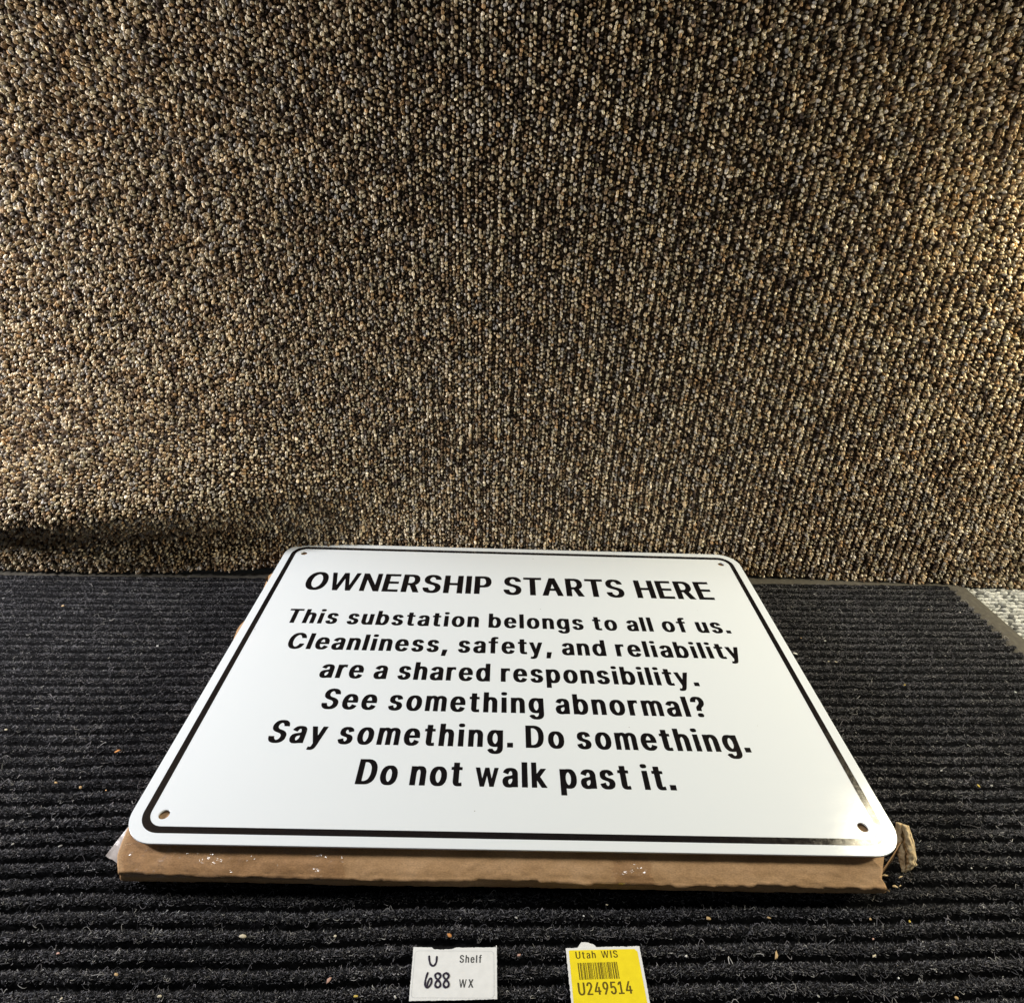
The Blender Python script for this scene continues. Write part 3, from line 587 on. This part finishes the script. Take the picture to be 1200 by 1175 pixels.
# ragged shreds under the torn corner
shr = random.Random(5)
SV, SF = [], []
for k in range(9):
    c = np.array([0.158 + shr.uniform(0, 0.022), -0.129 + shr.uniform(-0.002, 0.006), -0.0195 + shr.uniform(-0.001, 0.003)])
    a = shr.uniform(0, 3.14); l = shr.uniform(0.0007, 0.0016); w = shr.uniform(0.0002, 0.0005)
    d = np.array([math.cos(a), math.sin(a), shr.uniform(-.4, .4)]); s_ = np.array([-math.sin(a), math.cos(a), shr.uniform(-.5, .5)])
    o_ = len(SV)
    for q in (-1, 0, 1):
        for e_ in (-1, 1):
            for h in (0, 1):
                SV.append(c + d * l * q + s_ * w * e_ * (1 - 0.5 * abs(q)) + np.array([0, 0, 0.0003 * h + 0.0004 * (q == 0)]))
    for q in (0, 1):
        b_ = o_ + q * 4
        SF += [(b_, b_ + 2, b_ + 6, b_ + 4), (b_ + 1, b_ + 5, b_ + 7, b_ + 3), (b_, b_ + 4, b_ + 5, b_ + 1), (b_ + 2, b_ + 3, b_ + 7, b_ + 6)]
SV = np.array(SV); SV[:, 2] += 0.022
put('paper_shreds', mesh('paper_shreds', SV, np.array(SF), smooth=False), M_core, flap)

# ------------------------------------------------------------------ white enamelled sign
sign = empty('metal_sign', (0, 0, -0.001), 'white metal sign with black lettering and a black border line, lying on the cardboard package', 'sign')
def rrect(hx, hy, r, n=14):
    P = []
    for cx, cy, a0 in ((hx - r, hy - r, 0), (-hx + r, hy - r, 90), (-hx + r, -hy + r, 180), (hx - r, -hy + r, 270)):
        for k in range(n + 1):
            a = math.radians(a0 + 90 * k / n); P.append((cx + r * math.cos(a), cy + r * math.sin(a)))
    return P
def circle(cx, cy, r, n=28): return [(cx + r * math.cos(-2 * math.pi * k / n), cy + r * math.sin(-2 * math.pi * k / n)) for k in range(n)]
HX, HY = 0.1778, 0.1270
holes = [circle(sx * 0.1627, sy * 0.1127, 0.0026) for sx in (-1, 1) for sy in (-1, 1)]
put('plate', flat_curve('plate', [rrect(HX - 0.0002, HY - 0.0002, 0.0158)] + holes, extrude=0.0003, bevel=0.0002, z=0.0005), M_enamel, sign)
put('border_line', flat_curve('border_line', [rrect(HX - 0.0054, HY - 0.0050, 0.0110), rrect(HX - 0.0088, HY - 0.0083, 0.0078)], z=0.00106), M_ink, sign)

def glyph_loops(style, ch, x, y, k):
    out = []
    for s in style[ch][1]:
        out.append([(x + float(a) * k / 200, y + float(b) * k / 200) for a, b in (q.split(',') for q in s.split())])
    return out
def text_loops(style, text, x0, x1, y, cap, space=0.30, ang=0.0, org=(0, 0), kx=1.0):
    """set the line between x0 and x1 by letter-spacing"""
    wid = sum(style[c][0] / 200 for c in text if c != ' ') * cap * kx + text.count(' ') * space * cap
    words = [len(w) for w in text.split(' ')]
    gaps = sum(n - 1 for n in words) + text.count(' ')
    kern = {'TA': -0.09, 'RT': -0.03, 'ST': -0.03, 'TS': -0.03, 'OW': -0.04, 'ty': -0.04, 'af': -0.02}
    wid += sum(kern.get(a + b, 0) for a, b in zip(text, text[1:])) * cap
    tr = (x1 - x0 - wid) / max(gaps, 1)
    L, x = [], 0.0
    first = True
    for q, c in enumerate(text):
        if c == ' ':
            x += space * cap; continue
        x += kern.get(text[q - 1:q + 1], 0) * cap if q else 0
        L += [[(x0 + x + (px) * kx, y + py) for px, py in g] for g in glyph_loops(style, c, 0, 0, cap)]
        x += style[c][0] / 200 * cap * kx + tr
    return L
LINES = [(HEADLINE, 'OWNERSHIP STARTS HERE', -0.1505, 0.1444, 0.0650, 0.0222),
         (BODY, 'This substation belongs to all of us.', -0.1515, 0.1446, 0.0277, 0.0150),
         (BODY, 'Cleanliness, safety, and reliability', -0.1430, 0.1438, 0.0025, 0.0152),
         (BODY, 'are a shared responsibility.', -0.1162, 0.1099, -0.0222, 0.0152),
         (BODY, 'See something abnormal?', -0.1089, 0.1085, -0.0464, 0.0154),
         (BODY, 'Say something. Do something.', -0.1304, 0.1245, -0.0704, 0.0152),
         (BODY, 'Do not walk past it.', -0.0793, 0.0791, -0.0946, 0.0150)]
for st, tx, x0, x1, y, cap in LINES:
    put('lettering', flat_curve('lettering', text_loops(st, tx, x0, x1, y, cap), z=0.00106), M_letter, sign)
# a few specks of dust on the enamel
SPECK = [(-0.120, 0.104), (-0.072, 0.058), (0.018, 0.049), (-0.168, 0.020), (-0.112, -0.062), (0.098, -0.066), (0.134, -0.052), (-0.020, -0.108), (0.062, -0.055), (0.128, 0.052), (-0.098, -0.041), (0.015, 0.113)]
sr = random.Random(8); sl = []
for cx, cy in SPECK:
    q = sr.uniform(0.00016, 0.00038); sl.append([(cx + q * sr.uniform(0.6, 1.3) * math.cos(k * 0.9), cy + q * sr.uniform(0.6, 1.3) * math.sin(k * 0.9)) for k in range(7)])
M_dust, _, _ = material('dust', (0.25, 0.22, 0.19), 0.9, 0.1)
for L_ in sl: put('dust_speck', flat_curve('dust_speck', [L_], z=0.00107), M_dust, sign)

# ------------------------------------------------------------------ two paper labels on the mat
LZ = -0.0206
def jag(P, seed, amp=0.00012, step=0.0006):
    """a torn, slightly ragged outline"""
    r = random.Random(seed); out = []
    for a, b in zip(P, P[1:] + P[:1]):
        n = max(1, int(math.hypot(b[0] - a[0], b[1] - a[1]) / step))
        for q in range(n):
            f = q / n; out.append((a[0] + (b[0] - a[0]) * f + (r.gauss(0, amp) if q else 0), a[1] + (b[1] - a[1]) * f + (r.gauss(0, amp) if q else 0)))
    return out
mm = lambda P: [(a / 1000, b / 1000) for a, b in P]
def ribbon(P, w, sub=6):
    """pen stroke of width w through the points (Catmull-Rom) as one outline"""
    P = [np.array(p, float) for p in P]
    Q = [2 * P[0] - P[1]] + P + [2 * P[-1] - P[-2]]; C = []
    for k in range(1, len(Q) - 2):
        for q in range(sub):
            t = q / sub; a, b, c, d = Q[k - 1], Q[k], Q[k + 1], Q[k + 2]
            C.append(0.5 * ((2 * b) + (c - a) * t + (2 * a - 5 * b + 4 * c - d) * t * t + (3 * b - a - 3 * c + d) * t ** 3))
    C.append(P[-1]); C = np.array(C)
    T_ = unit(np.gradient(C, axis=0)); Nn = np.stack([-T_[:, 1], T_[:, 0]], 1)
    wv = w * 0.5 * (1 + 0.10 * np.sin(np.arange(len(C)) * 0.6))[:, None]
    return C + Nn * wv, C - Nn * wv
def strokes_mesh(name, strokes, w, z):
    V, F = [], []
    for si, s in enumerate(strokes):
        a, b = ribbon(s, w); o = len(V); n = len(a); zz = z + si * 0.00002
        for p, q in zip(a, b): V += [(p[0], p[1], zz), (q[0], q[1], zz)]
        # each step sits a hair higher, so a stroke crossing itself never shares a plane
        for k in range(n):
            V[o + 2 * k] = (*V[o + 2 * k][:2], zz + k * 0.0000006); V[o + 2 * k + 1] = (*V[o + 2 * k + 1][:2], zz + k * 0.0000006)
        F += [(o + 2 * k, o + 2 * k + 2, o + 2 * k + 3, o + 2 * k + 1) for k in range(n - 1)]
        for cpt in (s[0], s[-1]):
            o = len(V); V += [(cpt[0] + w * 0.5 * math.cos(q * math.pi / 5), cpt[1] + w * 0.5 * math.sin(q * math.pi / 5), zz + 0.000045) for q in range(10)]
            F.append(None); F[-1] = tuple(range(o, o + 10))
    quads = np.array([f for f in F if len(f) == 4]); caps = np.array([f for f in F if len(f) == 10])
    return mesh(name, np.array(V), [quads, caps], smooth=False)

wl = empty('shelf_label', (-0.0431, -0.1568, LZ), 'small white paper label reading Shelf WX with U 688 handwritten in black', 'label')
wl.rotation_euler = (math.radians(0.8), math.radians(-0.6), math.radians(0.18))
outl = mm([(0, 0), (7.7, -0.05), (8.55, -0.75), (12, -0.85), (15.85, -0.70), (17.9, -0.05), (34.3, 0.05), (34.45, 0.85), (34.75, 0.8), (34.8, -0.2), (35.2, -18.5), (20, -18.95), (0.75, -19.3)])
put('paper', flat_curve('paper', [jag(outl, 3, 0.00005)], extrude=0.00010), M_paper, wl)
inner = rrect(0.01635, 0.00845, 0.0014, 6); inner = [(x + 0.0177 - 0.0004 * (y > 0), y - 0.0098) for x, y in inner]
inner2 = [(x * 0.9935 + 0.00011, (y + 0.0098) * 0.988 - 0.0098) for x, y in inner]
M_cut, _, _ = material('die cut line', (0.55, 0.56, 0.56), 0.6, 0.3)
put('cut_line', flat_curve('cut_line', [inner, inner2], z=0.00016), M_cut, wl)
put('printing', flat_curve('printing', text_loops(SMALL, 'Shelf', 0.0196, 0.0286, -0.00575, 0.0028, kx=1.22) + text_loops(SMALL, 'WX', 0.0199, 0.0256, -0.01465, 0.0029, kx=1.2), z=0.00017), M_print, wl)
Uh = [(6.94, -3.50), (7.2, -5.01), (7.8, -6.38), (8.81, -7.0), (9.63, -6.55), (10.1, -5.5), (10.11, -3.70)]
six = [(7.0, -9.6), (6.5, -11.5), (6.35, -13.2), (6.7, -14.36), (7.55, -14.65), (8.42, -14.0), (8.9, -12.7), (8.7, -11.75), (8.1, -11.6), (7.5, -12.8), (7.3, -14.0)]
e8 = [(12.22, -10.3), (11.13, -9.62), (10.14, -10.23), (10.47, -11.29), (11.36, -12.04), (12.42, -13.17), (12.31, -14.31), (11.24, -14.64), (10.43, -13.84), (10.76, -12.7), (11.7, -11.7), (12.27, -10.71), (11.9, -9.85)]
e8b = [(a + 3.32, b + 0.03) for a, b in e8]
put('handwriting', strokes_mesh('handwriting', [mm(Uh), mm(six), mm(e8), mm(e8b)], 0.00078, 0.00018), M_marker, wl)

yl = empty('barcode_label', (0.0206, -0.1564, LZ), 'yellow barcode label reading Utah WIS U249514 with white edges', 'label')
yl.rotation_euler = (math.radians(0.8), math.radians(0.5), math.radians(2.54))
outl = mm([(0, 0), (4.9, 0.05), (12.9, 0.12), (31.36, 0.0), (31.0, -20), (30.9, -40), (-0.3, -40), (-0.2, -20)])
put('paper', flat_curve('paper', [jag(outl, 4, 0.00008)], extrude=0.0001), M_paper, yl)
tabp = mm([(4.97, -0.3), (5.2, 0.4), (6.86, 2.24), (9.22, 2.17), (12.0, 1.34), (12.9, 0.4), (13.23, -0.3)])
put('paper_tab', flat_curve('paper_tab', [jag(tabp, 6, 0.00006)], extrude=0.00008, z=-0.0002), M_paper, yl)
face = [(0.0012, -0.0011), (0.0018, -0.00085), (0.0290, -0.00105), (0.0301, -0.0021), (0.0299, -0.0208), (0.0297, -0.0385), (0.0002, -0.0385), (0.0007, -0.0199)]
put('yellow_face', flat_curve('yellow_face', [face], z=0.00015), M_yellow, yl)
put('printing', flat_curve('printing', text_loops(SMALL, 'Utah WIS', 0.0038, 0.0215, -0.0041, 0.0027, space=0.62, kx=1.38) + text_loops(SMALL, 'U249514', 0.0031, 0.0250, -0.0172, 0.0044, kx=1.2), z=0.00019), M_brownprint, yl)
rb = random.Random(11); bars = []; bx = 0.0042
while bx < 0.0206:
    w = rb.choice((0.00016, 0.00016, 0.00032, 0.00044)); bars.append([(bx, -0.0118), (bx + w, -0.0118), (bx + w, -0.0057), (bx, -0.0057)])
    bx += w + rb.choice((0.00018, 0.00018, 0.00030, 0.00042))
put('barcode', flat_curve('barcode', bars, z=0.00019), M_brownprint, yl)

# ------------------------------------------------------------------ crumbs and flecks caught in the ribs
TINT = {'white': (0.72, 0.71, 0.68), 'cream': (0.62, 0.55, 0.40), 'tan': (0.58, 0.40, 0.20), 'orange': (0.60, 0.27, 0.09), 'pink': (0.55, 0.34, 0.27), 'yellow': (0.62, 0.46, 0.10), 'grey': (0.42, 0.41, 0.38)}
TMAT = {}
for k, c in TINT.items():
    TMAT[k], t, b = material(k + ' crumb', c, 0.8, 0.2)
CRUMBS = [
 # x, y, size mm, elongation, tint, name, label
 (-0.2179, -0.0596, 3.2, 1.9, 'orange', 'wood_chip', 'bright orange crumb on the mat left of the sign, largest on that side'),
 (-0.2384, -0.0803, 2.2, 1.6, 'tan', 'crumb', 'pale tan crumb left of the sign, leftmost of three in a row'),
 (-0.2242, -0.0829, 2.4, 1.4, 'tan', 'crumb', 'tan crumb left of the sign, middle of three in a row'),
 (-0.2104, -0.0843, 1.6, 1.8, 'tan', 'crumb', 'slim tan crumb left of the sign, rightmost of three in a row'),
 (-0.2874, -0.0464, 2.0, 1.2, 'cream', 'lint_fleck', 'cream fleck at the far left edge of the mat'),
 (-0.2149, -0.1147, 2.0, 1.6, 'grey', 'lint_fleck', 'greyish fleck just left of the package corner'),
 (-0.2373, -0.1142, 1.6, 1.3, 'grey', 'lint_fleck', 'grey fleck near the left edge, level with the package corner'),
 (-0.1599, -0.1680, 2.0, 1.7, 'tan', 'crumb', 'tan crumb below the left end of the package, furthest from it'),
 (-0.1393, -0.1753, 2.0, 1.5, 'cream', 'crumb', 'cream crumb at the bottom edge, left of the white label'),
 (-0.1762, -0.1766, 1.5, 1.4, 'cream', 'crumb', 'small cream crumb at the bottom left of the mat'),
 (-0.1151, -0.1532, 3.2, 1.7, 'cream', 'lint_tuft', 'fuzzy cream tuft below the left half of the package'),
 (-0.1873, -0.1607, 2.0, 1.9, 'pink', 'crumb', 'dull pink crumb low at the left of the mat'),
 (-0.3256, 0.0673, 3.0, 1.8, 'tan', 'crumb', 'tan seed-shaped crumb far back on the left of the mat'),
 (0.0847, -0.1430, 2.6, 1.4, 'tan', 'crumb', 'broad tan crumb below the package, above and right of the yellow label'),
 (0.1120, -0.1423, 1.8, 1.5, 'tan', 'crumb', 'small tan crumb under the right third of the package'),
 (0.1575, -0.1422, 1.5, 1.2, 'tan', 'crumb', 'round tan crumb below the torn package corner, left of a pair'),
 (0.1748, -0.1430, 1.6, 1.4, 'yellow', 'crumb', 'yellowish crumb below the torn package corner, right of a pair'),
 (0.1545, -0.1505, 1.4, 1.4, 'pink', 'crumb', 'pinkish crumb under the pair below the torn corner'),
 (0.1096, -0.1575, 3.4, 3.2, 'tan', 'splinter', 'slender tan splinter standing in the ribs right of the yellow label'),
 (0.1513, -0.1573, 2.0, 2.6, 'cream', 'splinter', 'thin cream sliver lying along a rib at lower right'),
 (0.1772, -0.1723, 2.3, 1.3, 'tan', 'crumb', 'tan crumb at the bottom right of the mat'),
 (0.0711, -0.1583, 1.8, 1.3, 'white', 'lint_fleck', 'white fleck right of the top of the yellow label'),
 (0.1574, -0.1655, 1.3, 1.3, 'white', 'lint_fleck', 'white fleck low on the right above the bottom right crumb'),
 (0.1210, -0.1724, 1.5, 1.5, 'grey', 'lint_fleck', 'grey fleck at the bottom edge right of the yellow label'),
 (0.2538, -0.0710, 2.6, 1.4, 'yellow', 'crumb', 'golden crumb right of the sign near the right edge of the mat'),
 (0.2612, -0.0708, 1.8, 1.4, 'grey', 'lint_fleck', 'grey fleck just right of the golden crumb'),
 (0.2190, -0.1179, 1.3, 1.1, 'white', 'lint_fleck', 'white fleck right of the torn flap'),
 (0.2389, -0.0615, 1.7, 1.2, 'white', 'lint_fleck', 'white fleck up and left of the golden crumb'),
 (-0.0768, -0.1526, 1.8, 1.3, 'cream', 'crumb', 'cream crumb up and left of the white label'),
 (-0.0285, -0.1516, 2.6, 1.5, 'orange', 'wood_chip', 'orange crumb just above the white label'),
 (0.0009, -0.1589, 1.9, 1.3, 'pink', 'crumb', 'pinkish crumb between the white and yellow labels'),
 (-0.0752, -0.1689, 2.8, 2.4, 'pink', 'splinter', 'upright pinkish sliver left of the white label'),
 (-0.0635, -0.1744, 2.0, 2.0, 'yellow', 'splinter', 'short yellow sliver at the bottom edge left of the white label'),
 (-0.0480, -0.1745, 1.6, 1.1, 'white', 'lint_fleck', 'round white fleck at the lower left corner of the white label'),
 (0.0297, -0.1428, 1.2, 1.2, 'white', 'lint_fleck', 'white fleck above the white tab of the yellow label'),
 (0.0000, -0.1439, 1.6, 1.9, 'grey', 'lint_fleck', 'grey fleck midway under the package, above the gap between the labels'),
 (0.0405, -0.1378, 1.4, 1.6, 'cream', 'lint_fleck', 'cream fleck in the shadow under the package front'),
 (0.2617, 0.0990, 1.5, 1.6, 'white', 'lint_fleck', 'white fleck at the back of the mat, right of another fleck'),
 (0.2392, 0.1060, 1.4, 1.2, 'white', 'lint_fleck', 'white fleck by the back edge of the mat, nearest the carpet'),
 (0.2224, 0.0488, 2.2, 1.6, 'white', 'lint_fleck', 'brightest white fleck right of the sign, beside the second text line'),
 (0.1952, 0.0343, 3.2, 2.6, 'white', 'splinter', 'white sliver touching the right edge of the sign'),
 (0.2151, 0.0270, 1.8, 1.3, 'cream', 'lint_fleck', 'cream fleck right of the sign, left of a close pair'),
 (0.2200, 0.0267, 2.2, 1.9, 'cream', 'lint_fleck', 'cream fleck right of the sign, right of a close pair'),
 (0.2061, 0.0512, 1.6, 1.2, 'tan', 'crumb', 'tan fleck by the right edge of the sign near its second line'),
 (0.3213, 0.0894, 1.6, 1.3, 'cream', 'lint_fleck', 'cream fleck at the back right of the mat'),
 (0.3443, 0.0866, 1.6, 1.3, 'white', 'lint_fleck', 'white fleck close to the right rubber border'),
 (0.2559, 0.0059, 1.6, 1.2, 'yellow', 'crumb', 'yellowish crumb right of the sign, level with its third line'),
 (0.3265, 0.0016, 2.0, 1.2, 'white', 'lint_fleck', 'white fleck at the right edge of the picture'),
 (-0.2382, 0.0268, 1.8, 1.3, 'white', 'lint_fleck', 'white fleck on the mat left of the third text line'),
]
def chip(size, el, seed, tint):
    r = random.Random(seed); V = []
    nr, ns = 5, 8
    for i in range(nr):
        a = math.pi * (i + 0.5) / nr - math.pi / 2
        for k in range(ns):
            p = 2 * math.pi * k / ns; j = r.uniform(0.62, 1.2)
            V.append((math.cos(a) * math.cos(p) * el * j, math.cos(a) * math.sin(p) * j, math.sin(a) * 0.55 * r.uniform(0.7, 1.15)))
    V = np.array(V) * size * 0.00036 / math.sqrt(el); V[:, 0] += V[:, 1] * r.uniform(-.4, .4); V[:, 2] += 0.25 * V[:, 0] * r.uniform(-1, 1)
    F = [(i * ns + k, i * ns + (k + 1) % ns, (i + 1) * ns + (k + 1) % ns, (i + 1) * ns + k) for i in range(nr - 1) for k in range(ns)]
    return V, [np.array(F), np.array([list(range(ns))[::-1], [(nr - 1) * ns + k for k in range(ns)]])]
for k, (x, y, sz, el, tint, nm, lab) in enumerate(CRUMBS):
    V, F = chip(sz, el, 100 + k, tint)
    o = put(nm, mesh(nm, V, F, smooth=False), TMAT[tint])
    o.location = (x, y, -0.0213)
    up = nm == 'splinter' and ('upright' in lab or 'standing' in lab)
    o.rotation_euler = (random.uniform(-.3, .3), random.uniform(-.3, .3), 1.2 if up else random.uniform(-0.7, 0.9))
    tag(o, lab, {'wood_chip': 'chip', 'crumb': 'crumb', 'lint_fleck': 'fleck', 'lint_tuft': 'tuft', 'splinter': 'splinter'}[nm], 'crumbs and flecks scattered on the mat')
# two pale scraps on the floor carpet by the wall
for k, (x, y, sz, el, tint, lab) in enumerate(((0.4290, 0.1385, 5.0, 2.0, 'white', 'white scrap on the pale floor at the foot of the hanging carpet'), (0.3968, 0.1310, 3.4, 1.3, 'cream', 'cream crumb on the pale floor beside the rubber border'))):
    V, F = chip(sz, el, 300 + k, tint)
    o = put('paper_scrap', mesh('paper_scrap', V, F, smooth=False), TMAT[tint]); o.location = (x, y, FZ + 0.0012)
    tag(o, lab, 'scrap', 'crumbs on the pale floor')
